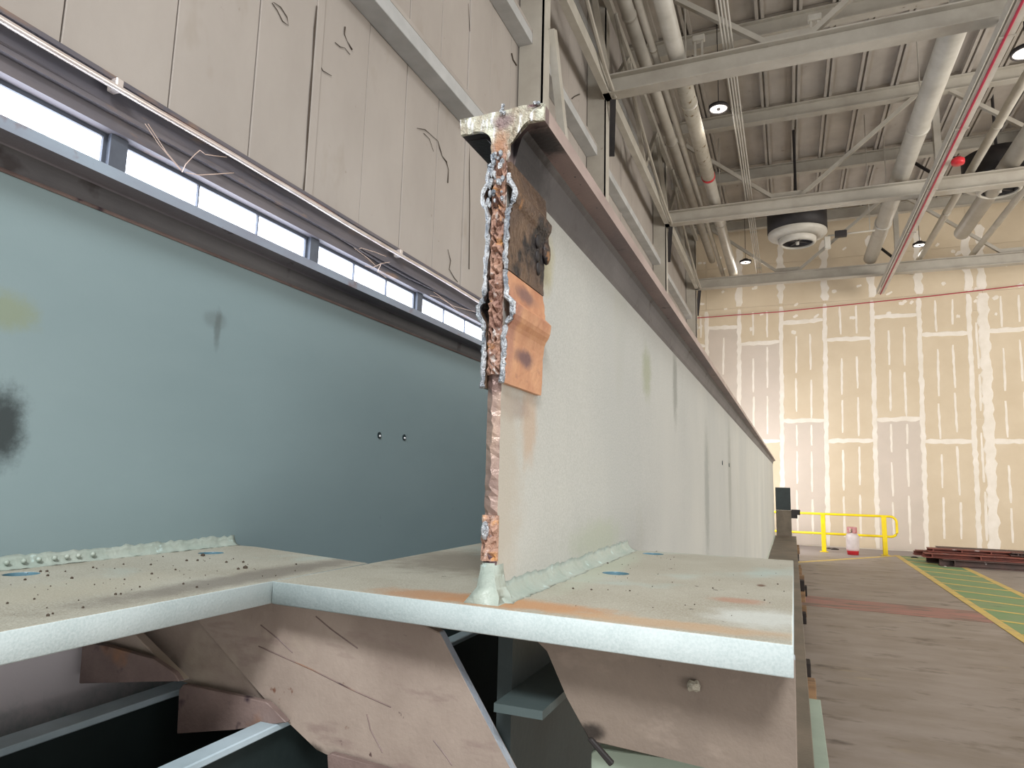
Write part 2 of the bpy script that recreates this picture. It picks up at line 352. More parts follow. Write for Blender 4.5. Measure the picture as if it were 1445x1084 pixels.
def ragged(bm, p0, p1, w, d=.006, n=None, wob=.3):
    """band of compound from p0 to p1 (x,z) on the far wall"""
    d += random.uniform(-.0025, .0025)
    L = math.dist(p0, p1); n = n or max(2, int(L / .12))
    ux, uz = (p1[0] - p0[0]) / L, (p1[1] - p0[1]) / L
    A = []; B = []
    for k in range(n + 1):
        t = k / n; x = p0[0] + (p1[0] - p0[0]) * t; z = p0[1] + (p1[1] - p0[1]) * t
        wa = w / 2 * (1 + random.uniform(-wob, wob)); wb = w / 2 * (1 + random.uniform(-wob, wob))
        if k in (0, n): wa *= .7; wb *= .7
        a = (x - uz * wa, z + ux * wa); b = (x + uz * wb, z - ux * wb)
        A.append([bm.verts.new((a[0], FY + .001, a[1])), bm.verts.new((x + (a[0] - x) * .8, FY - d, z + (a[1] - z) * .8))])
        B.append([bm.verts.new((x + (b[0] - x) * .8, FY - d, z + (b[1] - z) * .8)), bm.verts.new((b[0], FY + .001, b[1]))])
    for k in range(n):
        for (P, Q) in ((A[k], A[k + 1]), ((A[k][1], B[k][0]), (A[k + 1][1], B[k + 1][0])), (B[k], B[k + 1])):
            bm.faces.new((P[0], P[1], Q[1], Q[0]))
    for E_ in (0, n): bm.faces.new((A[E_][0], A[E_][1], B[E_][0], B[E_][1]))
    return bm
for i in range(1, len(seams) - 1):
    w = .125 if i != 8 else .26
    obj('joint_compound', ragged(BM(), (sx(i, .03), .03), (sx(i, 7.2), 7.2), w), M['mud'], wf)
    if i > 1: obj('joint_compound', ragged(BM(), (sx(i, 7.3), 7.3), (sx(i, 9.2), 9.2), .2, wob=.5), M['mud'], wf)
for i in range(len(seams) - 1):
    ii = i if i < 7 else (4 if i % 2 == 0 else 5)
    for z in joints[ii] if ii in joints and i != 7 else []:
        obj('joint_compound', ragged(BM(), (sx(i, z) + .05, z), (sx(i + 1, z) - .05, z + random.uniform(-.03, .05)), .13), M['mud'], wf)
    zs = [0.15] + joints.get(ii, []) + [7.2]
    wd = seams[i + 1] - seams[i]
    if wd < .6: cols = [.5]
    elif wd < 1.0: cols = [.5]
    else: cols = [.34, .67]
    for a, b in zip(zs, zs[1:]):
        for c in cols:
            z = a + random.uniform(.05, .3)
            while z < b - .5:
                L = random.uniform(.9, 1.35); e = min(z + L, b - .12)
                x = seams[i] + wd * c
                obj('screw_line_compound', ragged(BM(), (x + tilt * (z - 4.4), z), (x + tilt * (e - 4.4) + random.uniform(-.02, .02), e), .06, .004), M['mud'], wf)
                z = e + random.uniform(.12, .3)
    for k in range(5):      # scattered daubs near the top
        x = seams[i] + random.uniform(.15, .9) * wd; z = random.uniform(6.3, 9.0)
        obj('compound_daub', ragged(BM(), (x, z), (x + random.uniform(.05, .16), z + random.uniform(-.05, .1)), random.uniform(.06, .12), .004, 3), M['mud'], wf)
obj('chalk_line_wire', tube(BM(), [(WX, FY - .05, 7.0), (0, FY - .05, 7.03), (4, FY - .05, 7.2), (9, FY - .05, 7.5), (13, FY - .05, 7.7)], .014, 6), M['redline'], wf)

# ---- left wall: panels above the window band, girts, cracks
wl = obj('wall_left', box(BM(), WX - .35, WX - .03, 1, FY, 3.44, CZ), M['seam']); tag(wl, kind='structure')
obj('lower_wall', box(BM(), WX - .35, WX - .02, -1, FY, 0, 2.1), M['wall'], wl)
y = 0.06
while y < FY - .05:
    y1 = min(y + .52, FY - .02)
    obj('wall_panel', box(BM(), WX - .03, WX - random.uniform(0, .004), y + .004, y1 - .004, 3.42, CZ - .02, .003), M['wall'], wl)
    y = y1
for yy in (3.14, 5.28, 7.4, 9.5, 11.6):
    obj('joint_batten', box(BM(), WX - .01, WX + .012, yy - .02, yy + .05, 3.42, CZ - .05, .003), M['wall'], wl)
def wallcrack(pts, r=.006, sc=.75):
    P = [onX(x, y, WX + .006) for x, y in pts]
    obj('crack', tube(BM(), P, [r * sc * (.4 + random.random()) for _ in P], 5), M['crack'], wl)
wallcrack([(589, 181), (600, 183), (608, 190), (618, 199), (621, 210), (624, 220), (630, 228), (633, 240), (632, 258)])
wallcrack([(384, 4), (391, 14), (399, 30), (407, 36), (405, 24), (396, 10), (386, 3)], .005)
wallcrack([(487, 38), (486, 48), (490, 58), (497, 70)]); wallcrack([(473, 60), (480, 66), (487, 68), (494, 77)])
wallcrack([(445, 85), (450, 90), (456, 100), (468, 107)], .004)
wallcrack([(447, 8), (444, 40), (441, 90), (438, 130), (434, 190), (431, 240), (428, 275)], .006)
wallcrack([(661, 5), (664, 60), (663, 130), (662, 200), (663, 290), (662, 380)], .005)
wallcrack([(632, 352), (636, 368), (634, 380), (641, 392), (646, 398)], .006); wallcrack([(722, 75), (724, 84), (729, 92)], .01)
wallcrack([(803, 143), (811, 136), (818, 133)], .008); wallcrack([(598, 188), (606, 196), (612, 214)], .003)
for k, z in enumerate((4.98, 6.62, 8.3)):
    g = obj('trim_%d' % (k + 1), box(BM(), WX, WX + .17, .5, FY, z, z + .13, .004), M['wall_up']); tag(g, kind='structure')
    obj('girt_lip', box(BM(), WX + .15, WX + .17, .5, FY, z + .13, z + .17), M['wall'], g)

# ---- window band
wh = obj('trim_4', box(BM(), WX - .2, WX - .03, -.5, FY, 3.235, 3.46), M['recess']); tag(wh, kind='structure')
for (a, b, zz) in ((WX - .03, WX + .03, 3.425), (WX - .03, WX + .0, 3.30)):
    obj('head_rail', box(BM(), a, b, -.5, FY, zz, zz + .022), M['recess'], wh)
wys = [.15, 1.93, 3.30, 4.64, 6.0, 7.35, 8.7, 10.05, 11.4, 12.75, 14.1, 15.45, 16.8, 18.15, 19.5, 20.85]
for k in range(len(wys) - 1):
    a, b = wys[k] + .09, wys[k + 1] - .03
    w = obj('window_%d' % (k + 1), box(BM(), WX - .12, WX - .1, a, b, 2.15, 3.215), M['pane']); tag(w, kind='structure')
    bm = BM(); t = .018
    for (p, q, r, s) in ((a - t, a, 2.13, 3.235), (b, b + t, 2.13, 3.235), (a, b, 3.215, 3.235), (a, b, 2.13, 2.15)):
        box(bm, WX - .13, WX - .085, p, q, r, s)
    obj('window_frame', bm, M['mullion'], w)
    for c in (.33, .67): obj('glazing_bar', box(BM(), WX - .1, WX - .085, a + (b - a) * c - .004, a + (b - a) * c + .004, 2.15, 3.215), M['mullion'], w)
    mu = obj('mullion', box(BM(), WX - .2, WX - .06, b + t, wys[k + 1] + .09 - t, 2.1, 3.24), M['mullion'], w)
si = obj('trim_5', box(BM(), WX - .2, WX + .02, -.5, FY, 2.06, 2.13), M['mullion']); tag(si, kind='structure')
c = thing('wall_conduit', 'long pale conduit clipped along the wall just above the window band', 'conduit', (WX, 1, 3.41))
def rel(o, b, m, nm, sm=True):
    p = obj(nm, b, m, o, sm); p.matrix_parent_inverse = Matrix.Translation(-o.location); return p
rel(c, tube(BM(), [(WX + .055, y_, 3.385 + .004 * math.sin(y_ * 3)) for y_ in [i * .5 for i in range(0, 43)]], .015, 8), M['conduit'], 'tube')
for yy in (1.83, 4.15, 6.6, 9, 12):
    rel(c, box(BM(), WX - .0, WX + .06, yy, yy + .035, 3.375, 3.43, .004), M['conduit'], 'pipe_clip', False)
tag(obj('reddish_wire', tube(BM(), [(WX + .02, y_, 3.435 + .012 * math.sin(y_ * 1.7)) for y_ in [i * .4 for i in range(0, 52)]], .006, 6), M['conduit_red']), 'thin reddish wire strung above the pale conduit on the wall', 'wire')
tag(obj('lower_window_wire', tube(BM(), [(WX - .01, y_, 3.31 + .02 * math.sin(y_ * 1.1) - .01 * math.cos(y_ * 3)) for y_ in [i * .4 for i in range(0, 52)]], .006, 6), M['recess']), 'grimy cable sagging across the dark window head below the conduit', 'wire')
# cobwebs
def cobweb(strands, label):
    bm = BM()
    for s in strands:
        tube(bm, [onX(x, y, WX - .05 + d) for x, y, d in s], .0025, 4)
    tag(obj('cobweb', bm, M['web']), label, 'cobweb', kind=None)
cobweb([[(257, 243, 0), (262, 232, .05), (275, 218, .1), (282, 212, .12)], [(262, 243, 0), (280, 247, .03), (300, 246, .05), (330, 244, .05)], [(205, 175, .1), (225, 205, .06), (255, 240, 0)], [(209, 175, .1), (235, 215, .06), (257, 241, 0)],
        [(282, 212, .12), (290, 218, .08), (320, 222, .06)]], 'dusty branching cobweb hanging over the second window pane from the left')
cobweb([[(497, 354, .0), (510, 350, .06), (530, 356, .08), (545, 362, .06)], [(515, 375, .0), (525, 378, .03), (538, 372, .08), (550, 370, .1)], [(538, 372, .08), (533, 383, .02), (545, 392, 0)], [(500, 350, .1), (520, 365, .06), (535, 380, 0)]], 'dusty cobweb hanging over the third window pane')
cobweb([[(600, 415, .0), (620, 420, .06), (640, 432, .08), (670, 440, .06)], [(612, 412, .1), (630, 425, .05), (650, 443, 0)]], 'faint cobweb beside the last window pane near the torn girder end')

# ---- ceiling: deck panels, ribs, purlins
ce = obj('ceiling', box(BM(), WX - .3, 13, 3.2, FY + .3, CZ + .03, CZ + .15), M['seam']); tag(ce, kind='structure')
PY = [3.2, 5.8, 8.75, 11.7, 14.75, 17.6, 20.4, 21.8]
xs = [WX + .62 * i for i in range(26)]
for j in range(len(PY) - 1):
    for i in range(len(xs) - 1):
        obj('deck_panel', box(BM(), xs[i] + .03, xs[i + 1] - .03, PY[j] + .01, PY[j + 1] - .01, CZ, CZ + .03), M['deck'], ce)
for i in range(1, len(xs) - 1):
    bm = BM()
    for d in (-.075, .02): box(bm, xs[i] + d, xs[i] + d + .055, 3.2, FY, CZ - .10, CZ + .01)
    box(bm, xs[i] - .02, xs[i] + .02, 3.2, FY, CZ - .03, CZ + .01)
    obj('deck_rib', bm, M['rib'], ce)
pn = 0
pl_lab = ['painted steel purlin under the roof deck nearest the camera', 'painted steel purlin crossing above the nearest truss', 'painted roof purlin with a rusty mark midway between the first and second trusses',
          'painted roof purlin midway between the second and third trusses', 'painted roof purlin close to the far wall']
for yy in (5.8, 8.1, 11.7, 17.6, 21.2):
    p = obj('roof_purlin', ibeam(BM(), (WX, yy, CZ - .42), (13, yy, CZ - .42), .16, .31, .02, .012), M['paint'])
    tag(p, pl_lab[pn], 'purlin', 'roof purlins'); pn += 1

# ---- trusses
def truss(Y, zb, lab, x0=-2.42):
    t = thing('roof_truss', lab, 'truss', (x0, Y, zb), group='roof trusses')
    rel(t, ibeam(BM(), (x0, Y, zb), (13, Y, zb), .22, .30, .022, .016), M['paint'], 'bottom_chord', False)
    rel(t, ibeam(BM(), (x0, Y, CZ - .40), (13, Y, CZ - .40), .18, .29, .02, .014), M['paint'], 'top_chord', False)
    zt = CZ - .35; z0 = zb + .3
    for a, b in (((-2.3, zt), (-.05, z0)), ((.42, z0), (2.65, zt)), ((3.2, zt), (5.35, z0)), ((5.8, z0), (8.0, zt)), ((8.5, zt), (10.7, z0))):
        rel(t, bar(BM(), (a[0], Y, a[1]), (b[0], Y, b[1]), .075, .085, (0, 1, 0)), M['paint'], 'diagonal', False)
    for xx in (2.95, 8.25):
        rel(t, box(BM(), xx - .06, xx + .06, Y - .07, Y + .07, z0 - .02, zt), M['paint_b'], 'vertical_post', False)
        rel(t, bar(BM(), (xx - .02, Y + .08, z0 + .1), (xx - .42, Y + .5, z0 + .72), .09, .05), M['black'], 'knee_brace', False)
    for xx in (.18, 5.57):
        bm = BM(); extr(bm, [(xx - .38, z0 - .01), (xx + .38, z0 - .01), (xx + .3, z0 + .14), (xx - .3, z0 + .14)], 'y', Y - .01, Y + .01)
        rel(t, bm, M['paint'], 'node_plate', False)
    rel(t, bar(BM(), (x0 + .12, Y + .1, zb + .02), (x0 - .02, Y + .6, zb - .65), .09, .05), M['black'], 'knee_brace', False)
    return t
truss(9.25, 7.5, 'painted roof truss nearest the camera, its thick bottom chord highest in view')
truss(14.75, 7.5, 'painted roof truss second from the camera, in front of the round black ventilator')
truss(20.2, 7.5, 'painted roof truss farthest away, just in front of the drywall')

# ---- columns on the left wall, eave beams
def column(Y, z1, lab):
    t = thing('wall_column', lab, 'column', (WX + .15, Y, 0), group='steel columns on the left wall')
    bm = BM(); box(bm, WX + .01, WX + .30, Y, Y + .02, 0, z1)
    rel(t, bm, M['paint'], 'front_web', False)
    rel(t, box(BM(), WX + .28, WX + .30, Y - .0, Y + .22, 0, z1), M['paint_b'], 'outer_flange', False)
    rel(t, box(BM(), WX + .01, WX + .03, Y + .02, Y + .22, 0, z1), M['paint'], 'inner_flange', False)
    return t
column(6.5, CZ - .12, 'pale steel column rising behind the torn end of the middle girder')
column(9.3, 9.5, 'pale steel column at the left end of the nearest roof truss')
column(14.8, 9.5, 'pale steel column at the left end of the second roof truss')
column(20.25, 9.5, 'pale steel column at the left end of the farthest roof truss')
def member(name, a, b, w, h, m, lab, cat, grp=None):
    return tag(obj(name, bar(BM(), a, b, w, h), m), lab, cat, grp)
et = thing('eave_truss', 'long painted lengthwise truss linking the left ends of the roof trusses', 'truss', (-2.36, 4.2, 7.6))
rel(et, bar(BM(), (-2.36, 4.2, 7.60), (-2.36, 20.2, 7.60), .10, .2), M['paint_b'], 'bottom_strut', False)
rel(et, bar(BM(), (-2.36, 4.2, 9.1), (-2.36, 20.2, 9.1), .09, .14), M['paint'], 'top_strut', False)
member('column_brace', (-2.38, 6.72, 6.9), (-2.38, 7.75, 4.6), .09, .12, M['paint_b'], 'slanting pale brace leaning against the nearest steel column', 'brace')
k = 0
dl = ['first', 'second', 'third', 'fourth', 'fifth', 'sixth', 'seventh', 'eighth']
ys = [6.6, 8.0, 9.4, 10.7, 12.1, 13.4, 14.8, 16.2, 17.5]
for a, b in zip(ys, ys[1:]):
    zz = (7.7, 9.05) if k % 2 == 0 else (9.05, 7.7)
    rel(et, bar(BM(), (-2.36, a, zz[0]), (-2.36, b, zz[1]), .07, .09), M['paint'], 'diagonal', False); k += 1
# drooping cable loops along truss ends
for n_, (ya, yb) in enumerate(((6.4, 9.3), (9.3, 14.7), (14.9, 20.1))):
    pts = []
    for i in range(15):
        t_ = i / 14; pts.append((-2.25, ya + (yb - ya) * t_, 8.9 - 1.5 * t_ ** .6 + .55 * max(0, t_ - .8) * 1.0))
    tag(obj('drooping_cable', tube(BM(), pts, .028, 6), M['paint']), ['painted cable drooping down to the left end of the nearest truss', 'painted cable drooping down to the left end of the second truss', 'painted cable drooping down to the left end of the farthest truss'][n_], 'cable', 'drooping cables')

# ---- pipes under the roof (run away from the camera)
def pipe(name, x, z, r, y0, y1, m, lab, collars=(), cm=None, cat='pipe', n=16):
    t = thing(name, lab, cat, (x, y0, z))
    rel(t, tube(BM(), [(x, y0, z), (x, y1, z)], r, n), m, 'pipe_body')
    for yy in collars: rel(t, tube(BM(), [(x, yy, z), (x, yy + .05, z)], r * 1.12, n), cm or m, 'collar')
    return t
t = pipe('roof_pipe', -1.33, 7.98, .125, 5, 20.9, M['paint_b'], 'thick white pipe with peeling lagging and a red band, left of the striplike conduits', (10.6, 16.2))
rel(t, tube(BM(), [(-1.33, 9.5, 7.98), (-1.33, 13.5, 7.98)], .130, 16), M['lag'], 'peeling_lagging')
rel(t, tube(BM(), [(-1.33, 13.5, 7.98), (-1.33, 13.58, 7.98)], .138, 16), M['red'], 'red_band')
pipe('roof_pipe', -1.63, 7.98, .055, 5, 20.9, M['paint'], 'slender painted pipe left of the thick lagged pipe', (9, 12, 16))
pipe('roof_pipe', -1.98, 8.6, .10, 5, 20.9, M['paint'], 'painted pipe high up nearest the left wall', (9, 13))
pipe('roof_pipe', 2.30, 8.02, .17, 5, 20.3, M['paint_b'], 'thickest smooth white pipe, rising to the top right above the trusses', (12.8, 17.5))
pipe('roof_pipe', 3.50, 7.93, .075, 5, 21.7, M['paint_b'], 'medium white pipe to the right of the red-striped rail', (9, 13, 17))
pipe('roof_pipe', 4.15, 8.0, .17, 5, 18.8, M['paint'], 'open-ended grey duct pipe at the right, ending before the far truss')
pipe('roof_pipe', 4.72, 7.93, .07, 5, 21.0, M['paint_b'], 'white pipe farthest to the right under the roof')
t = thing('conduit_bundle', 'bundle of thin parallel white conduits running away under the roof', 'conduit', (-.6, 5, 7.9))
for i in range(4): rel(t, tube(BM(), [(-.67 + i * .042, 5, 7.93), (-.67 + i * .042, 21.0, 7.93)], .013, 6), M['paint_b'], 'conduit')
for yy in (8, 11, 14, 17, 20): rel(t, box(BM(), -.70, -.52, yy, yy + .04, 7.945, 7.97), M['paint'], 'conduit_strap', False)
# thin hanging wires
for n_, (x, y, zl) in enumerate(((-1.27, 9.8, 8.1), (-1.3, 15.9, 8.1), (2.32, 12.6, 8.15), (2.32, 16.9, 8.15))):
    tag(obj('hanging_rod', tube(BM(), [(x, y, zl), (x, y, CZ)], .012, 6), M['paint']), 'thin painted hanger rod dropping from the deck, %s from the left' % dl[n_], 'rod', 'hanger rods')
# pipe saddle hangers seen above truss 1
for n_, (x, y) in enumerate(((-1.05, 9.6), (.55, 9.7))):
    t = thing('pipe_hanger', ['white strap hanger beside the thick lagged pipe', 'white strap hanger standing above the middle of the nearest truss'][n_], 'hanger', (x, y, 7.9), group='strap hangers')
    bm = BM(); bar(bm, (x - .05, y, 7.85), (x - .05, y, 8.35), .03, .03); bar(bm, (x + .05, y, 7.85), (x + .05, y, 8.35), .03, .03); rel(t, bm, M['paint_b'], 'strap', False)
    rel(t, box(BM(), x - .09, x + .09, y - .05, y + .05, 8.33, 8.42, .01), M['paint_b'], 'clamp', False)

# ---- crane rail with red line
t = thing('crane_rail', 'white overhead rail with a red stripe running to the far wall at the right', 'rail', (2.6, 5, 7.2))
bm = BM(); ibeam(bm, (2.62, 5, 7.2), (2.62, 21.1, 7.2), .15, .22, .018, .014); rel(t, bm, M['paint_b'], 'rail_beam', False)
bm = BM(); box(bm, 2.50, 2.515, 5, 21.1, 7.19, 7.32); rel(t, bm, M['paint_b'], 'side_channel', False)
rel(t, tube(BM(), [(2.60, 5, 7.19), (2.60, 21.1, 7.19)], .017, 8), M['redline'], 'red_stripe')
for yy in (6.9, 9.1, 11.4, 13.7, 16): rel(t, box(BM(), 2.53, 2.71, yy, yy + .03, 7.185, 7.2), M['paint'], 'splice_strap', False)
for yy in (9.25, 14.75, 20.2): rel(t, box(BM(), 2.58, 2.66, yy - .04, yy + .04, 7.42, 7.5), M['paint'], 'rail_hanger', False)
bm = BM(); lathe(bm, [(.0, 0), (.09, .0), (.10, .03), (.10, .08), (.05, .12), (0, .12)], (2.80, 12.6, 7.14), 18)
tag(obj('alarm_strobe', bm, M['red'], smooth=True), 'small red dome fixture beside the red-striped rail', 'alarm')
obj_arm = tag(obj('strobe_arm', tube(BM(), [(2.70, 12.6, 7.275), (2.80, 12.6, 7.275), (2.84, 12.6, 7.275)], .012, 6), M['black']), 'short black arm joining the red dome to the rail', 'bracket')

# ---- round ventilators
def ventil(x, y, z, lab):
    t = thing('round_ventilator', lab, 'ventilator', (x, y, z), group='round ventilators')
    def r_(prof, m, nm, n=36):
        o = obj(nm, lathe(BM(), prof, (0, 0, 0), n), m, t, True); return o
    r_([(.0, .66), (.63, .66), (.63, .16), (.57, .16), (.57, .56), (0, .56)], M['black'], 'drum')
    r_([(.62, .15), (.625, .10), (.60, .06), (.38, .0), (.37, .04), (.56, .10), (.60, .155), (.62, .15)], M['paint_b'], 'outer_ring')
    r_([(.385, .04), (.40, -.02), (.385, -.10), (.33, -.13), (.32, -.09), (.36, -.02), (.35, .04), (.385, .04)], M['paint_b'], 'inner_ring')
    r_([(.0, .14), (.33, .14), (.33, -.08), (.31, -.08), (.31, .12), (0, .12)], M['black'], 'throat')
    for a in range(4):
        an = a * math.pi / 2 + .5
        obj('vane', bar(BM(), (.03 * math.cos(an), .03 * math.sin(an), -.06), (.31 * math.cos(an), .31 * math.sin(an), -.06), .05, .015), M['black'], t)
    r_([(0, -.13), (.035, -.13), (.045, -.02), (0, -.02)], M['paint_b'], 'hub', 16)
    obj('hanger', tube(BM(), [(0, 0, .62), (0, 0, CZ - z)], .03, 8), M['black'], t)
    return t
ventil(.36, 15.9, 7.27, 'large round black and white ventilator left, below the second truss')
ventil(4.22, 15.9, 7.95, 'round ventilator at the right, partly hidden by the second truss')
p0 = onY(1168, 333, 15.9); p1 = onY(1235, 325, 15.9)
t = thing('valve_pipe', 'thin pipe with a black valve actuator at the right of the large ventilator', 'pipe', p0)
rel(t, tube(BM(), [p0, p1], .02, 8), M['paint'], 'pipe_body')
rel(t, tube(BM(), [(p1.x - .1, 15.9, p1.z), (p1.x - .1, 15.9, CZ)], .01, 6), M['paint'], 'hanger_rod')
pm = p0.lerp(p1, .28); rel(t, box(BM(), pm.x - .12, pm.x + .12, pm.y - .06, pm.y + .06, pm.z - .06, pm.z + .08, .01), M['black'], 'actuator', False)
pm = p0.lerp(p1, .0); rel(t, box(BM(), pm.x - .07, pm.x + .05, pm.y - .05, pm.y + .05, pm.z - .3, pm.z - .02, .01), M['paint_b'], 'junction_box', False)

# ---- high-bay lamps
def highbay(x, y, z, r, lab):
    t = thing('high_bay_lamp', lab, 'lamp', (x, y, z), group='round high-bay lamps')
    obj('housing', lathe(BM(), [(0, .10), (.07, .10), (.10, .05), (r, .04), (r, -.02), (r * .86, -.02), (r * .86, .0), (0, .0)], (0, 0, 0), 28), M['black'], t, True)
    obj('lens', lathe(BM(), [(0, -.006), (r * .85, -.006)], (0, 0, 0), 28), M['lamp'], t)
    obj('sensor', lathe(BM(), [(0, -.03), (.03, -.03), (.035, -.006)], (0, 0, 0), 12), M['black'], t)
    obj('suspension_cord', tube(BM(), [(0, 0, .1), (0, 0, CZ - z)], .008, 6), M['black'], t)
    l = bpy.data.lights.new('lamp', 'POINT'); l.energy = 12; l.shadow_soft_size = .15; l.color = (1, .95, .88)
    lo = bpy.data.objects.new('lamp_light', l); COL.objects.link(lo); lo.parent = t; lo.location = (0, 0, -.25)
highbay(-.94, 11.54, 8.3, .17, 'round high-bay lamp in the nearer row, beside the conduit bundle')
highbay(3.52, 11.49, 8.3, .20, 'round high-bay lamp at the upper right edge')
highbay(-.97, 20.3, 8.25, .17, 'round high-bay lamp above the farthest truss, left')
highbay(3.50, 20.3, 8.28, .17, 'round high-bay lamp above the farthest truss, right')
# upper right duct
t = thing('ceiling_duct', 'pale rectangular duct under the deck at the upper right', 'duct', (6.2, 12.5, 9))
rel(t, box(BM(), 5.4, 7.4, 15.5, 18.5, 9.0, 9.55, .02), M['paint_b'], 'duct_body', False)
rel(t, box(BM(), 5.36, 7.44, 16.6, 16.66, 8.96, 9.6), M['paint'], 'duct_flange', False)

# ================================================================ GIRDERS
GX, GR = -.411, .011          # web centre and half thickness
PIV = Vector((GX, .92, .56))
YE = 17.0
mg = thing('steel_girder', 'pale grey-green middle steel girder with a torn rusty splice at its cut end', 'girder', PIV, (-.0012, 0, -.0052))
def mp(o):      # build in world coordinates, carried by the girder's base
    o.matrix_parent_inverse = Matrix.Translation(-PIV); return o
def tee_profile(c, hw, z0, z1, zs, sh, wh, rad=.020):
    """flange with filleted stub, x,z outline"""
    R = []
    for k in range(6):
        a = math.pi / 2 * k / 5
        R.append((sh + rad - rad * math.sin(a), z0 - rad + rad * math.cos(a)))
    right = [(hw, z1), (hw, z0)] + R + [(sh, zs + .012), (wh, zs)]
    return [(c + x, z) for x, z in right] + [(c - x, z) for x, z in right[::-1]]
YL = [.925, 1.3, 2, 3, 5, 8, 12, YE]
tf = mp(obj('top_flange', extr(BM(), [(GX + a_, b_) for a_, b_ in ((.073, 2.336), (.073, 2.309), (.037, 2.307), (.028, 2.298), (.022, 2.28), (.016, 2.252), (.011, 2.240), (-.011, 2.240), (-.016, 2.252), (-.022, 2.28), (-.028, 2.298), (-.037, 2.307), (-.073, 2.309), (-.073, 2.336))], 'y', 0, 0, [.945] + YL[1:]), M['tee'], mg))
def edge_face(o, m, zmin):
    o.data.materials.append(m)
    o.data.materials.append(M['stub'])
    for p in o.data.polygons:
        if p.normal.x > .9 and p.center.z > zmin and p.area > .001: p.material_index = 1
        elif p.center.z < 2.309 and abs(p.normal.y) < .5 and abs(p.normal.x) > .3: p.material_index = 2
edge_face(tf, M['tee_edge'], 2.31)
# rough torch cut face
def cutface(name, c, prof, y, m, parent, seedv=1, depth=.012, step=.006):
    """a rough slab with the outline prof at the end of the member"""
    bm = BM(); vs = [bm.verts.new((x, y, z)) for x, z in prof]; f = bm.faces.new(vs)
    r = bmesh.ops.triangulate(bm, faces=[f])
    for _ in range(3): bmesh.ops.subdivide_edges(bm, edges=[e for e in bm.edges if e.calc_length() > step], cuts=1, use_grid_fill=False)
    bmesh.ops.triangulate(bm, faces=bm.faces[:])
    rnd = random.Random(seedv)
    bound = {v for e in bm.edges if e.is_boundary for v in e.verts}
    top = list(bm.verts)
    ret = bmesh.ops.extrude_face_region(bm, geom=bm.faces[:])
    nv = [g for g in ret['geom'] if isinstance(g, bmesh.types.BMVert)]
    for v in nv: v.co.y -= depth * (.45 + .55 * rnd.random()); v.co.x += rnd.uniform(-.0012, .0012); v.co.z += rnd.uniform(-.0015, .0015)
    return obj(name, bm, m, parent)
cf = cutface('cut_face', GX, tee_profile(GX, .0735, 2.3085, 2.3365, 2.25, .0155, .011, .024), .928, M['cutface'], tf, depth=.009, step=.009)
bm = BM(); extr(bm, tee_profile(GX, .073, 2.309, 2.336, 2.24, .0145, .011, .022), 'y', .9265, .947); obj('flange_nose', bm, M['tee'], tf)
for p in (cf,): pass
# webs
obj_web = mp(obj('web', extr(BM(), [(GX - GR, .60), (GX + GR, .60), (GX + GR, 2.25), (GX - GR, 2.25)], 'y', 0, 0, [1.0] + YL[1:]), M['web_pale'], mg))
# front strip of the web above the gusset: uneven cut edge
bm = BM(); rnd = random.Random(3); rows = []
z = 1.57
while z < 2.255:
    torn = 1.62 < z < 1.70
    j = .0035 if torn else .0012
    hw = GR
    rows.append([bm.verts.new(v) for v in ((GX + hw, 1.0, z), (GX + hw, .927 + rnd.uniform(-j, j), z), (GX + rnd.uniform(-.003, .003), .921 + rnd.uniform(-j, j), z), (GX - hw, .927 + rnd.uniform(-j, j), z), (GX - hw, 1.0, z))])
    z += .008
for a, b in zip(rows, rows[1:]):
    for k in range(4): bm.faces.new((a[k], a[k + 1], b[k + 1], b[k]))
    bm.faces.new((a[4], a[0], b[0], b[4]))
bm.faces.new(rows[0]); bm.faces.new(rows[-1][::-1])
we = obj('web_end', bm, M['web_pale'], mg); mp(we)
we.data.materials.append(M['web_edge'])
for p in we.data.polygons:
    if abs(p.normal.y) > .3 and p.center.y < .95: p.material_index = 1
# torn rusty core
def core(name, z0, z1, hw, y0, amp, m, parent, seed, back=.03):
    bm = BM(); r = random.Random(seed); n = int((z1 - z0) / .006); rows = []
    for i in range(n + 1):
        z = z0 + (z1 - z0) * i / n; row = []
        for k in range(7):
            x = -hw + 2 * hw * k / 6
            row.append(bm.verts.new((GX + x + r.uniform(-.001, .001), y0 - amp * r.random() * (1 if 0 < k < 6 else .4), z)))
        row.append(bm.verts.new((GX + hw, y0 + back, z))); row.insert(0, bm.verts.new((GX - hw, y0 + back, z)))
        rows.append(row)
    for a, b in zip(rows, rows[1:]):
        for k in range(8): bm.faces.new((a[k], a[k + 1], b[k + 1], b[k]))
        bm.faces.new((a[8], a[0], b[0], b[8]))
    bm.faces.new(rows[0]); bm.faces.new(rows[-1][::-1])
    return mp(obj(name, bm, m, parent))
co = core('torn_core', 1.905, 2.262, .0105, .924, .016, M['rust'], mg, 4)
core('torn_patch', 1.628, 1.694, .0128, .925, .008, M['rust'], mg, 5, .004)
bm = BM(); bmesh.ops.create_uvsphere(bm, u_segments=12, v_segments=8, radius=1)
for v in bm.verts: v.co = Vector((GX - .004 + v.co.x * .006, .916 + v.co.y * .006, 1.672 + v.co.z * .014))
mp(obj('bright_gouge', bm, M['cut'], mg, True))
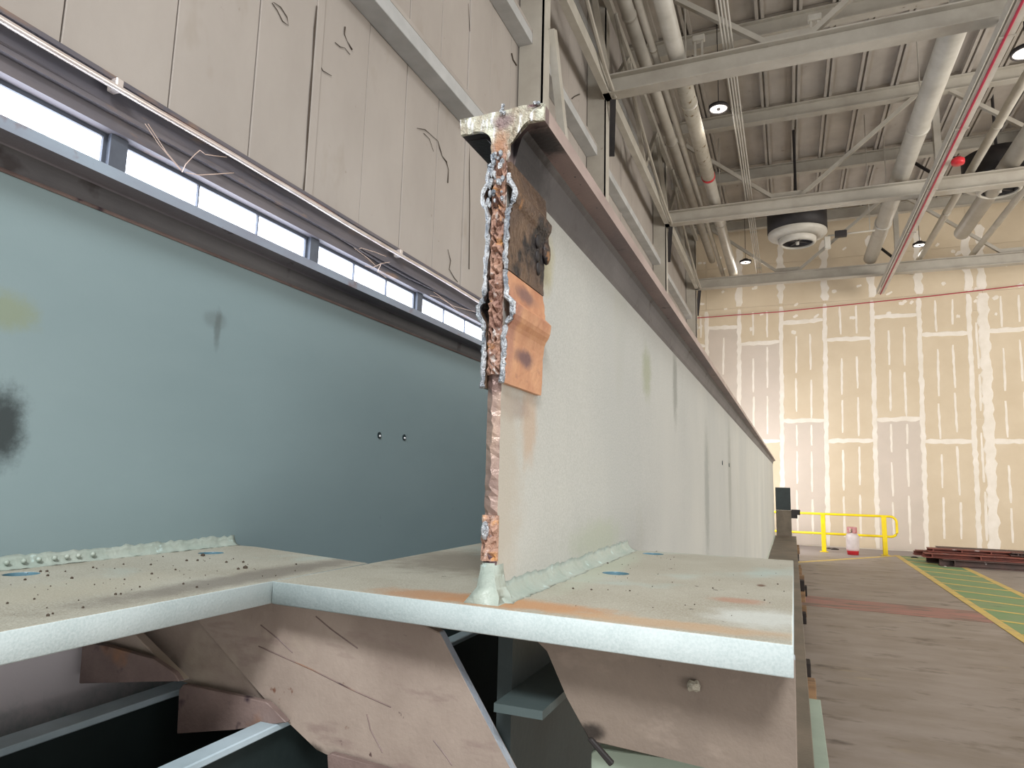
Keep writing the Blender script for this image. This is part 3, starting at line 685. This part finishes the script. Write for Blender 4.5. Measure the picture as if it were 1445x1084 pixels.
# splice plates: a sheet with a wavy section in x-z, run back along the web
def px2x(x): return GX + .011 - .4 + .4 + (x - 702) * .00122 - .0
def px2z(y): return 1.904 + (530 - y) * .00115
def wavy(name, prof, y0, y1, th, side, m, parent, seed):
    """prof: (z, x) mid line; sheet th thick"""
    r = random.Random(seed); bm = BM(); secs = []
    ny = 7
    for j in range(ny + 1):
        y = y0 + (y1 - y0) * j / ny
        a = []; b = []
        for i, (zz, xx) in enumerate(prof):
            jy = (r.uniform(-.004, .004) if j in (0, ny) else 0) * (1 if j == 0 else .5)
            a.append(bm.verts.new((xx - th / 2, y + jy, zz))); b.append(bm.verts.new((xx + th / 2, y + jy, zz)))
        secs.append((a, b))
    n = len(prof)
    for (a, b), (c_, d) in zip(secs, secs[1:]):
        for i in range(n - 1):
            bm.faces.new((a[i], a[i + 1], c_[i + 1], c_[i])); bm.faces.new((b[i], d[i], d[i + 1], b[i + 1]))
        bm.faces.new((a[0], c_[0], d[0], b[0])); bm.faces.new((a[-1], b[-1], d[-1], c_[-1]))
    for (a, b), fl_ in ((secs[0], 0), (secs[-1], 1)):
        for i in range(n - 1): bm.faces.new((a[i], b[i], b[i + 1], a[i + 1]))
    return mp(obj(name, bm, m, parent, False))
def dense(pts, step=.006):
    out = []
    for (z0, x0), (z1, x1) in zip(pts, pts[1:]):
        n = max(1, int(abs(z1 - z0) / step))
        for k in range(n):
            t_ = k / n; s = t_ * t_ * (3 - 2 * t_); out.append((z0 + (z1 - z0) * t_, x0 + (x1 - x0) * s))
    out.append(pts[-1]); return out
E = .4 - .411   # right face = -.400
RX = -.400
lo_prof = dense([(1.892, RX + .0045), (1.915, RX + .005), (1.928, RX + .0055), (1.962, RX + .006), (1.978, RX + .008), (1.998, RX + .019), (2.014, RX + .021), (2.026, RX + .009), (2.045, RX + .007), (2.068, RX + .0045)])
up_prof = dense([(2.070, RX + .0045), (2.10, RX + .005), (2.14, RX + .006), (2.165, RX + .008), (2.185, RX + .017), (2.198, RX + .018), (2.212, RX + .008), (2.245, RX + .006)])
left_prof = dense([(1.885, GX - GR - .0055), (1.93, GX - GR - .005), (1.985, GX - GR - .006), (2.0, GX - GR - .016), (2.012, GX - GR - .017), (2.03, GX - GR - .007), (2.12, GX - GR - .0045), (2.165, GX - GR - .006), (2.185, GX - GR - .015), (2.20, GX - GR - .015), (2.215, GX - GR - .007), (2.246, GX - GR - .0055)])
sp1 = wavy('splice_plate', lo_prof, .922, 1.082, .008, 1, M['rust_orange'], mg, 11); sp1['label'] = 'orange-rust lower splice plate with a ridge'
sp2 = wavy('splice_plate', up_prof, .922, 1.082, .008, 1, M['rust_dark'], mg, 12); sp2['label'] = 'burnt dark upper splice plate'
sp3 = wavy('splice_plate', left_prof, .922, 1.05, .0065, -1, M['rust_dark'], mg, 13); sp3['label'] = 'left splice plate with a bright jagged edge'
def bead(name, prof, w, parent, seed, y=.920, m=None):
    """bright jagged melted edge along the front of a splice plate"""
    r = random.Random(seed); bm = BM()
    pts = []; rad = []
    for (zz, xx) in prof:
        pts.append((xx + r.uniform(-.0012, .0012), y - r.uniform(0, .004), zz)); rad.append(w * r.uniform(.7, 1.3))
    tube(bm, pts, rad, 7)
    o = obj(name, bm, m or M['cut'], parent)
    o.matrix_parent_inverse = parent.matrix_world.inverted() if False else Matrix.Identity(4)
    return o
bead('cut_edge', lo_prof, .0044, sp1, 21); bead('cut_edge', up_prof[:-3], .0044, sp2, 22); bead('cut_edge', left_prof, .0040, sp3, 23)
# melted drips on the splice
for (xx, yy, zz, s, mm) in ((RX + .012, 1.083, 2.148, .014, 'rust_dark'), (RX + .010, 1.083, 2.17, .011, 'rust_dark'), (RX + .010, 1.05, 2.11, .008, 'black'), (RX + .010, 1.045, 2.13, .007, 'black'), (RX + .011, 1.05, 2.18, .007, 'black'), (RX+.012,1.04,2.155,.008,'black')):
    bm = BM(); bmesh.ops.create_icosphere(bm, subdivisions=2, radius=s); 
    for v in bm.verts: v.co = Vector((v.co.x * .5 + xx, v.co.y * 1.1 + yy, v.co.z * 1.6 + zz)) * 1.0
    mp(obj('melted_drip', bm, M[mm], mg, True))
bm = BM(); r = random.Random(9)
for k in range(34):
    zz = 2.258 - r.random() * .085; xx = GX + r.uniform(-.012, .013)
    mt = Matrix.Translation((xx, .912 - r.random() * .006, zz)) @ Matrix.Diagonal((1, 1, r.uniform(1, 2.2), 1))
    bmesh.ops.create_icosphere(bm, subdivisions=1, radius=r.uniform(.0022, .0045), matrix=mt)
mp(obj('weld_slag', bm, M['cut'], mg))['kind'] = 'stuff'
for grp_ in (((-.408, 2.338), (-.407, 2.344), (-.410, 2.334), (-.405, 2.331)), ((-.352, 2.337), (-.346, 2.336))):
    bm = BM()
    for (x, z) in grp_: bmesh.ops.create_icosphere(bm, subdivisions=1, radius=.0034, matrix=Matrix.Translation((x, .919, z)))
    mp(obj('slag_drop', bm, M['cut'], mg))
bm = BM(); r = random.Random(19)
for k in range(40):
    y_ = .96 + r.random() * .35; x_ = -.411 + .074 * r.choice((-.85, -.7, .45, .6, .8)) ; mt = Matrix.Translation((x_, y_, 2.309))
    bmesh.ops.create_icosphere(bm, subdivisions=1, radius=r.uniform(.0008, .0026), matrix=mt)
mp(obj('spatter', bm, M['bolt'], mg))['kind'] = 'stuff'

# gusset plates (with real bolt holes), fillet welds
def fy(x): return .912 + (x + .8) * (-.055 / .8)
gz0, gz1 = 1.533, 1.57
out = [(-.797, fy(-.797)), (0, fy(0)), (.002, 1.797), (GX + GR, 1.80), (GX + GR - .003, .955), (GX - GR, .955), (GX - GR, 1.76), (-.797, 1.72)]
gp = holed_plate('gusset_plate', [(-.797, fy(-.797)), (0, fy(0)), (.002, 1.797), (GX, 1.80), (GX, 1.76), (-.797, 1.72)], [(-.321, 1.333), (-.325, 1.75 - .01)], .026, gz0, gz1, M['plate_top'], mg)
mp(gp)
def edge_mats(o, holes):
    o.data.materials.append(M['plate_edge']); o.data.materials.append(M['hole'])
    for p in o.data.polygons:
        c_ = p.center
        if any((c_.x - hx) ** 2 + (c_.y - hy) ** 2 < .030 ** 2 for hx, hy in holes) and (abs(p.normal.z) < .5): p.material_index = 2
        elif abs(p.normal.z) < .8: p.material_index = 1
edge_mats(gp, [(-.321, 1.333), (-.325, 1.74)])
def hole_backing(x, y, mpf, par):      # bearing washer under the plate, seen down through the hole
    bm = BM(); lathe(bm, [(0, -.012), (.038, -.012), (.038, 0), (0, 0)], (x, y, gz0 - .001), 20); mpf(obj('washer', bm, M['hole'], par))
hole_backing(-.321, 1.333, mp, mg); hole_backing(-.325, 1.74, mp, mg)
def fillet(name, x, s, y0, y1, z, r, m, parent, mpf=mp, seed=2, wob=.0025, step=.012):
    """concave fillet weld along y at a web face; s = side"""
    bm = BM(); rr = random.Random(seed); rows = []; y = y0
    while y <= y1:
        row = []
        q = r * (1 + rr.uniform(-.12, .12))
        for k in range(5):
            a = k / 4 * math.pi / 2
            row.append(bm.verts.new((x + s * (q - q * math.sin(a)) , y, z + q - q * math.cos(a) + rr.uniform(-wob, wob) * .3)))
        row.append(bm.verts.new((x - s * .004, y, z - .002)))
        rows.append(row); y += step
    for a, b in zip(rows, rows[1:]):
        for k in range(6): bm.faces.new((a[k], a[(k + 1) % 6], b[(k + 1) % 6], b[k]))
    bm.faces.new(rows[0]); bm.faces.new(rows[-1][::-1])
    return mpf(obj(name, bm, m, parent, True))
fillet('weld', GX + GR, 1, .925, 1.80, gz1, .026, M['fillet'], mg)
fillet('weld', GX - GR, -1, .925, 1.74, gz1, .014, M['fillet'], mg, seed=5)
# rounded painted runout of the web into the front face of the plate
fp = [(.036, 1.562), (.027, 1.570), (.020, 1.578), (.0155, 1.590), (.0125, 1.606), (.0118, 1.625)]
bm = BM(); extr(bm, [(GX + x_, z_) for x_, z_ in fp] + [(GX - x_, z_) for x_, z_ in fp[::-1]], 'y', .892, .955)
bmesh.ops.bevel(bm, geom=bm.edges[:], offset=.003, segments=2, affect='EDGES')
for v in bm.verts: v.co.y += min(.026, max(0, (v.co.z - 1.564)) * 1.3) * (1 if v.co.y < .92 else 0)
mp(obj('weld_return', bm, M['fillet'], mg, True))
# lower web, bottom flange
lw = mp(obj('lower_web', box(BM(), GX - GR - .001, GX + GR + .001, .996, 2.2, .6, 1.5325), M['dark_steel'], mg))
bf = mp(obj('bottom_flange', box(BM(), GX - .44, .055, 1.0, YE, .56, .60, .003), M['flange_brown'], mg))
mp(obj('cover_plate', box(BM(), GX - .3, .115, 1.0, 4.35, .535, .56, .002), M['pale_green'], mg))
fillet('weld', GX + GR, 1, 2.3, YE, .60, .02, M['fillet'], mg, step=.3)
mp(obj('shelf_angle', box(BM(), GX + GR + .001, -.325, .93, 1.75, 1.418, 1.430), M['dark_shelf'], mg))
for (y_, z_) in ((4.45, 1.88), (4.95, 1.88)):
    bm = BM(); bmesh.ops.create_cone(bm, segments=14, cap_ends=True, radius1=.014, radius2=.014, depth=.004, matrix=Matrix.Translation((RX + .002, y_, z_)) @ Matrix.Rotation(math.pi / 2, 4, 'Y'))
    mp(obj('bolt_hole', bm, M['bolt'], mg))
# chunk of debris hanging at the plate's underside
bm = BM(); bmesh.ops.create_icosphere(bm, subdivisions=2, radius=.008)
rr = random.Random(4)
for v in bm.verts: v.co *= rr.uniform(.6, 1.3)
pp = onY(978, 968, .95)
for v in bm.verts: v.co = v.co + pp
mp(obj('dirt_clod', bm, M['plate_top'], mg))
bm = BM(); rr = random.Random(14)
for k in range(45):
    x_ = rr.uniform(-.38, -.01); y_ = rr.uniform(.93, 1.7)
    bmesh.ops.create_icosphere(bm, subdivisions=1, radius=.0006 + .0022 * rr.random() ** 3, matrix=Matrix.Translation((x_, y_, gz1 + .0005)))
g = mp(obj('grit', bm, M['crack'], mg)); g['kind'] = 'stuff'

# diaphragm at far end
dt = thing('end_diaphragm', 'dark upright plate standing over a brown stiffener at the girder\'s far end', 'plate', (-.1, 17.1, .6))
rel(dt, box(BM(), -.28, .045, 17.06, 17.1, 1.16, 1.68), M['dark_steel'], 'dark_plate', False)
rel(dt, box(BM(), -.28, .05, 17.06, 17.12, .56, 1.155), M['flange_brown'], 'brown_plate', False)
rel(dt, box(BM(), .05, .24, 17.06, 17.12, 1.06, 1.18), M['black'], 'lug', False); rel(dt, box(BM(), .05, .18, 17.06, 17.12, .98, 1.06), M['black'], 'lug', False)
rel(dt, box(BM(), -.28, .12, 17.04, 17.14, .0, .555), M['wood_dark'], 'timber_pad', False)

# ---- left girder
LX = -1.27
LP = Vector((LX, 0, .56))
lg = thing('steel_girder', 'long teal-painted steel girder on the left in front of the window band', 'girder', LP)
def lpf(o): o.matrix_parent_inverse = Matrix.Translation(-LP); return o
LY = [-.6, 1, 3, 8, 16.8]
lpf(obj('web', extr(BM(), [(LX - .022, .60), (LX, .60), (LX, 2.275), (LX - .022, 2.275)], 'y', 0, 0, LY), M['web_teal'], lg))
ltf = lpf(obj('top_flange', extr(BM(), tee_profile(LX - .011, .074, 2.311, 2.334, 2.268, .0145, .011, .012), 'y', 0, 0, LY), M['tee_left'], lg))
edge_face(ltf, M['tee_edge_blue'], 2.31)
lpf(obj('weld', tube(BM(), [(LX + .001, y_, 2.266) for y_ in (-.6, 1, 3, 8, 16.8)], .004, 6), M['scale_dark'], lg))
lpf(obj('bottom_flange', box(BM(), LX - .28, LX + .26, -.6, 16.8, .56, .60, .003), M['flange_brown'], lg))
lgp = holed_plate('gusset_plate', [(-.80, -.1), (-.80, 1.193), (-1.19, 1.30), (LX - .001, 1.30), (LX - .001, -.1)], [(-1.195, .742 + .02), (-1.179, 1.15)], .026, gz0, gz1, M['plate_top'], lg); lpf(lgp)
edge_mats(lgp, [(-1.195, .762), (-1.179, 1.15)])
hole_backing(-1.195, .762, lpf, lg); hole_backing(-1.179, 1.15, lpf, lg)
fillet('weld', LX, 1, -.1, 1.31, gz1, .022, M['fillet'], lg, lpf, 8, .005, .011)
for n_, (y_, z_) in enumerate(((1.92, 1.881), (2.079, 1.884))):
    bm = BM(); bmesh.ops.create_cone(bm, segments=18, cap_ends=True, radius1=.0105, radius2=.0105, depth=.003, matrix=Matrix.Translation((LX + .001, y_, z_)) @ Matrix.Rotation(math.pi / 2, 4, 'Y'))
    h = lpf(obj('bolt_hole', bm, M['bolt'], lg))
    bm = BM(); bmesh.ops.create_icosphere(bm, subdivisions=2, radius=.004, matrix=Matrix.Translation((LX + .003, y_ + .001, z_ - .003)))
    o = obj('bright_fleck', bm, M['white'], h)
bm = BM(); rr = random.Random(24)
for k in range(90):
    bmesh.ops.create_icosphere(bm, subdivisions=1, radius=.0007 + .0024 * rr.random() ** 3 if k > 1 else .005, matrix=Matrix.Translation((rr.uniform(-1.22, -.83), rr.uniform(.5, 1.1), gz1 + .001)))
g = lpf(obj('grit', bm, M['crack'], lg)); g['kind'] = 'stuff'
bm = BM()
for k in range(9):
    bmesh.ops.create_icosphere(bm, subdivisions=2, radius=.0045, matrix=Matrix.Translation((LX + .010, .72 + k * .027 + rr.uniform(-.006, .006), gz1 + .012)))
lpf(obj('weld_droplets', bm, M['fillet'], lg, True))

# ---- cut brace plates under the gussets
def plate(name, pts, Y, th, m, lab, cat='plate', tilt_=0, grp=None, zoff=None):
    P = [(p if len(p) == 2 else p) for p in pts]
    w = []
    for p in P:
        if p[0] > 50: q = onY(p[0], p[1], Y); w.append((q.x, q.z))
        else: w.append(p)
    bm = BM(); extr(bm, w, 'y', Y, Y + th)
    if tilt_:
        x0 = max(a for a, b in w)
        for v in bm.verts: v.co.y += (x0 - v.co.x) * tilt_
    bmesh.ops.bevel(bm, geom=bm.edges[:], offset=.0015, segments=1, affect='EDGES')
    o = obj(name, bm, m); o.data.materials.append(M['plate_side'])
    if th > .015:
        for p in o.data.polygons:
            if p.normal.x > .55 and abs(p.normal.y) < .4: p.material_index = 1
    return tag(o, lab, cat, grp)
plate('brace_plate', [(-.605, gz0 - .001), (620, 893), (722, 1090), (745, 1130), (528, 1084), (463, 1066), (446, 1059), (381, 995), (274, 872), (-1.03, gz0 - .001)], .975, .019, M['scale'],
      'largest brown brace plate slanting down to the right beneath the gusset plates')
plate('brace_plate', [(276, 874), (383, 996), (330, 980), (255, 962), (180, 890), (-1.17, gz0 - .001), (-1.03, gz0 - .001)], .985, .02, M['scale'],
      'narrower brown brace plate folded behind the left edge of the largest one')
plate('brace_plate', [(184, 890), (256, 962), (230, 950), (215, 930), (122, 905), (128, 898)], .925, .02, M['scale'], 'small brown sliver of plate above the upper flat bar on the left')
plate('flat_bar', [(116, 907), (150, 912), (215, 930), (245, 950), (253, 962), (180, 963), (111, 965)], .90, .012, M['scale_dark'], 'upper burnt-ended brown flat bar poking out to the left', 'flat bar')
plate('flat_bar', [(252, 974), (258, 966), (375, 991), (386, 1002), (404, 1020), (330, 1030), (249, 1036)], .958, .012, M['scale_dark'], 'lower burnt-ended brown flat bar above the black gap', 'flat bar')
plate('flat_bar', [(461, 1066), (467, 1064), (535, 1084), (640, 1120), (465, 1130)], .96, .012, M['scale_dark'], 'brown flat bar end at the bottom edge below the largest brace plate', 'flat bar')
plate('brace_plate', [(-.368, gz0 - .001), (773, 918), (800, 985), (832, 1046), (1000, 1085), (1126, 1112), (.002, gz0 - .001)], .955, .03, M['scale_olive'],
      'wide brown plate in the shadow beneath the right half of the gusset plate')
plate('cut_offcut', [(834, 1062), (845, 1056), (930, 1069), (996, 1078), (996, 1150), (832, 1150)], 1.0, .02, M['pale_green'], 'pale offcut plate with scorched edges at the bottom centre')
plate('steel_rod', [(828, 1044), (834, 1042), (866, 1078), (860, 1083)], .93, .008, M['black'], 'short black rod lying against the wide brown plate\'s lower corner', 'rod')

big = bpy.data.objects['brace_plate']
for pts in ([(368, 882), (392, 901), (413, 921)], [(365, 912), (440, 945), (500, 975), (552, 998)], [(446, 870), (470, 890), (505, 915)], [(518, 1008), (523, 1030), (540, 1062)], [(612, 1045), (630, 1068), (638, 1080)]):
    obj('scratch', tube(BM(), [onY(x, y, .9752) for x, y in pts], .0013, 5), M['scale_dark'], big)
def tbar(x0, x1, lab):
    t = thing('narrow_steel_beam', lab, 'beam', ((x0 + x1) / 2, .2, .6))
    rel(t, box(BM(), x0, x1, -.2, 5.0, 1.318, 1.33, .002), M['bar_top'], 'top_flange', False)
    rel(t, box(BM(), x1 - .026, x1 - .012, -.2, 5.0, .62, 1.318), M['dark_steel'], 'web', False)
    rel(t, box(BM(), x1 - .06, x1 + .02, -.2, 5.0, .605, .62), M['dark_steel'], 'bottom_flange', False)
tbar(-1.150, -1.098, 'narrow steel beam with bright top edge beside the left girder\'s web')
tbar(-.842, -.806, 'narrow steel beam with grey top edge under the lower flat bar')

# ---- timber cribs carrying the girders
cr = ['nearest', 'middle', 'farthest']
lays = ['bottom', 'second', 'third', 'top']
for ci, (Yc, xr) in enumerate(((4.75, .135), (9.6, .2), (14.6, .2))):
    for lay in range(4):
        z0 = lay * .134
        for s in (0, 1):
            zt = z0 + (.133 if lay < 3 else .131)
            if lay == 1:
                xx = -1.75 + s * 1.45
                bm = box(BM(), xx, xx + .15, Yc - .2, Yc + .85, z0 + .001, zt, .004); wh_ = ('left-hand', 'right-hand')[s]
            else:
                bm = box(BM(), -2.1 + random.uniform(-.1, .1), xr + random.uniform(-.05, .0), Yc + s * .5, Yc + s * .5 + .15, z0 + .001, zt, .004); wh_ = ('nearer', 'farther')[s]
            tag(obj('crib_timber', bm, M['wood_dark' if (lay + ci + s) % 3 == 1 else 'wood']), '%s timber in the %s layer of the %s crib under the girders' % (wh_, lays[lay], cr[ci]), 'timber', 'crib timbers of the %s support' % cr[ci])

# ================================================================ FAR OBJECTS
# yellow handrail
RY = 20.1
h = thing('handrail', 'yellow tubular guard rail standing before the drywall', 'railing', (.8, RY, 0))
def arc(cx, cz, r, a0, a1, n=8): return [(cx + r * math.cos(a0 + (a1 - a0) * k / n), RY, cz + r * math.sin(a0 + (a1 - a0) * k / n)) for k in range(n + 1)]
pts = [(-1.6, RY, .995), (2.42, RY, .995)] + arc(2.42, .845, .15, math.pi / 2, 0)[1:] + [(2.57, RY, .63)] + arc(2.42, .63, .15, 0, -math.pi / 2)[1:] + [(-1.6, RY, .48)]
rel(h, tube(BM(), pts, .032, 10), M['yellow'], 'rail_tube')
for xx in (-.75, .84, 2.28):
    rel(h, box(BM(), xx - .055, xx + .055, RY - .045, RY + .045, .012, 1.0, .008), M['yellow'], 'post', False)
    rel(h, box(BM(), xx - .1, xx + .1, RY - .1, RY + .1, 0.001, .012), M['yellow'], 'base_plate', False)
# propane cylinder
t = thing('gas_cylinder', 'white forklift gas cylinder with a red collar and red foot before the yellow rail', 'gas cylinder', (1.50, 19.75, 0))
obj('cylinder_body', lathe(BM(), [(0, .08), (.10, .08), (.15, .11), (.155, .14), (.155, .46), (.145, .50), (.10, .55), (.04, .57), (0, .57)], n=28), M['cyl'], t, True)
obj('foot_ring', lathe(BM(), [(.12, .002), (.13, .002), (.14, .10), (.155, .13), (.15, .135), (.12, .09), (.12, .002)], n=28), M['red'], t, True)
bm = BM()
for k in range(18):
    a0 = .5 + k * .30; a1 = a0 + .30
    if k in (4, 5, 12, 13): zz = ((.66, .70),)
    else: zz = ((.55, .70),)
    if k > 17: continue
    for z0, z1 in zz:
        q = [bm.verts.new((rr_ * math.cos(a), rr_ * math.sin(a), z)) for rr_ in (.115, .122) for a, z in ((a0, z0), (a1, z0), (a1, z1), (a0, z1))]
        bm.faces.new(q[:4]); bm.faces.new(q[4:][::-1])
        for a in range(4): bm.faces.new((q[a], q[(a + 1) % 4], q[4 + (a + 1) % 4], q[4 + a]))
obj('collar', bm, mat('faded_red_collar', (176, 96, 96), (196, 150, 148), 8, rough=.5), t)
obj('valve', lathe(BM(), [(0, .56), (.03, .56), (.03, .62), (.02, .64), (0, .64)], n=12), M['conduit'], t, True)

# steel pile
rp = random.Random(31)
defs = [ # x0,x1,y,z,h,material,rot, label
 (3.15, 8.5, 18.3, .003, .16, 'pile_dark', .01, 'dark rusty steel member lowest at the front of the floor pile'),
 (3.0, 8.8, 18.9, .003, .15, 'pile_dark', -.01, 'dark rusty steel member lowest in the middle of the floor pile'),
 (3.1, 8.4, 19.5, .003, .15, 'pile_dark', 0, 'dark rusty steel member lowest at the back of the floor pile'),
 (2.85, 6.0, 18.45, .165, .10, 'pile_red', .012, 'red-brown steel member second layer at the front left of the pile'),
 (5.1, 9.0, 18.3, .165, .11, 'pile_pale', .0, 'pale scuffed steel member at the front right of the pile'),
 (2.75, 7.4, 18.95, .16, .11, 'pile_red', -.012, 'red-brown steel member second layer in the middle of the pile'),
 (3.1, 8.2, 19.55, .16, .10, 'pile_dark', .01, 'dark steel member second layer at the back of the pile'),
 (3.0, 4.9, 18.8, .275, .08, 'pile_red', .02, 'short red-brown steel piece on top at the left of the pile'),
 (4.6, 7.2, 18.7, .285, .07, 'pile_dark', -.02, 'dark steel strip on top in the middle of the pile'),
 (5.6, 8.8, 19.1, .275, .08, 'pile_pale', .01, 'pale steel strip on top at the right of the pile'),
 (3.3, 5.8, 19.5, .27, .07, 'pile_dark', .0, 'dark steel strip on top at the back left of the pile')]
for (x0, x1, y, z, hh, mm, ro, lab) in defs:
    t = thing('scrap_beam', lab, 'steel beam', ((x0 + x1) / 2, y, z), (0, 0, ro), 'steel members in the floor pile')
    L = (x1 - x0) / 2
    obj('lower_flange', box(BM(), -L, L, -.16, .16, 0, .018), M[mm], t)
    obj('web', box(BM(), -L, L, -.012, .012, .018, hh - .018), M[mm], t)
    obj('upper_flange', box(BM(), -L * .98, L, -.16, .16, hh - .018, hh), M[mm], t)
    for e in (-.9, -.3, .3, .9): obj('stiffener', box(BM(), L * e, L * e + .02, -.15, .15, .018, hh - .018), M[mm], t)
# little litter along the wall base
for n_, (x, y, s) in enumerate(((.9 - 1.2, 20.9, .05), (1.15, 20.95, .06), (1.0, 21.1, .04), (2.9, 19.9, .05))):
    bm = BM(); bmesh.ops.create_icosphere(bm, subdivisions=2, radius=s)
    for v in bm.verts: v.co = Vector((v.co.x * 1.8, v.co.y, abs(v.co.z) * .7)) * rp.uniform(.8, 1.1)
    o = obj('debris_lump', bm, M['wood_dark']); o.location = (x, y, 0.001)
    tag(o, 'small dark debris lump on the floor near the far wall, %s from the left' % dl[n_], 'debris', 'debris by the far wall')
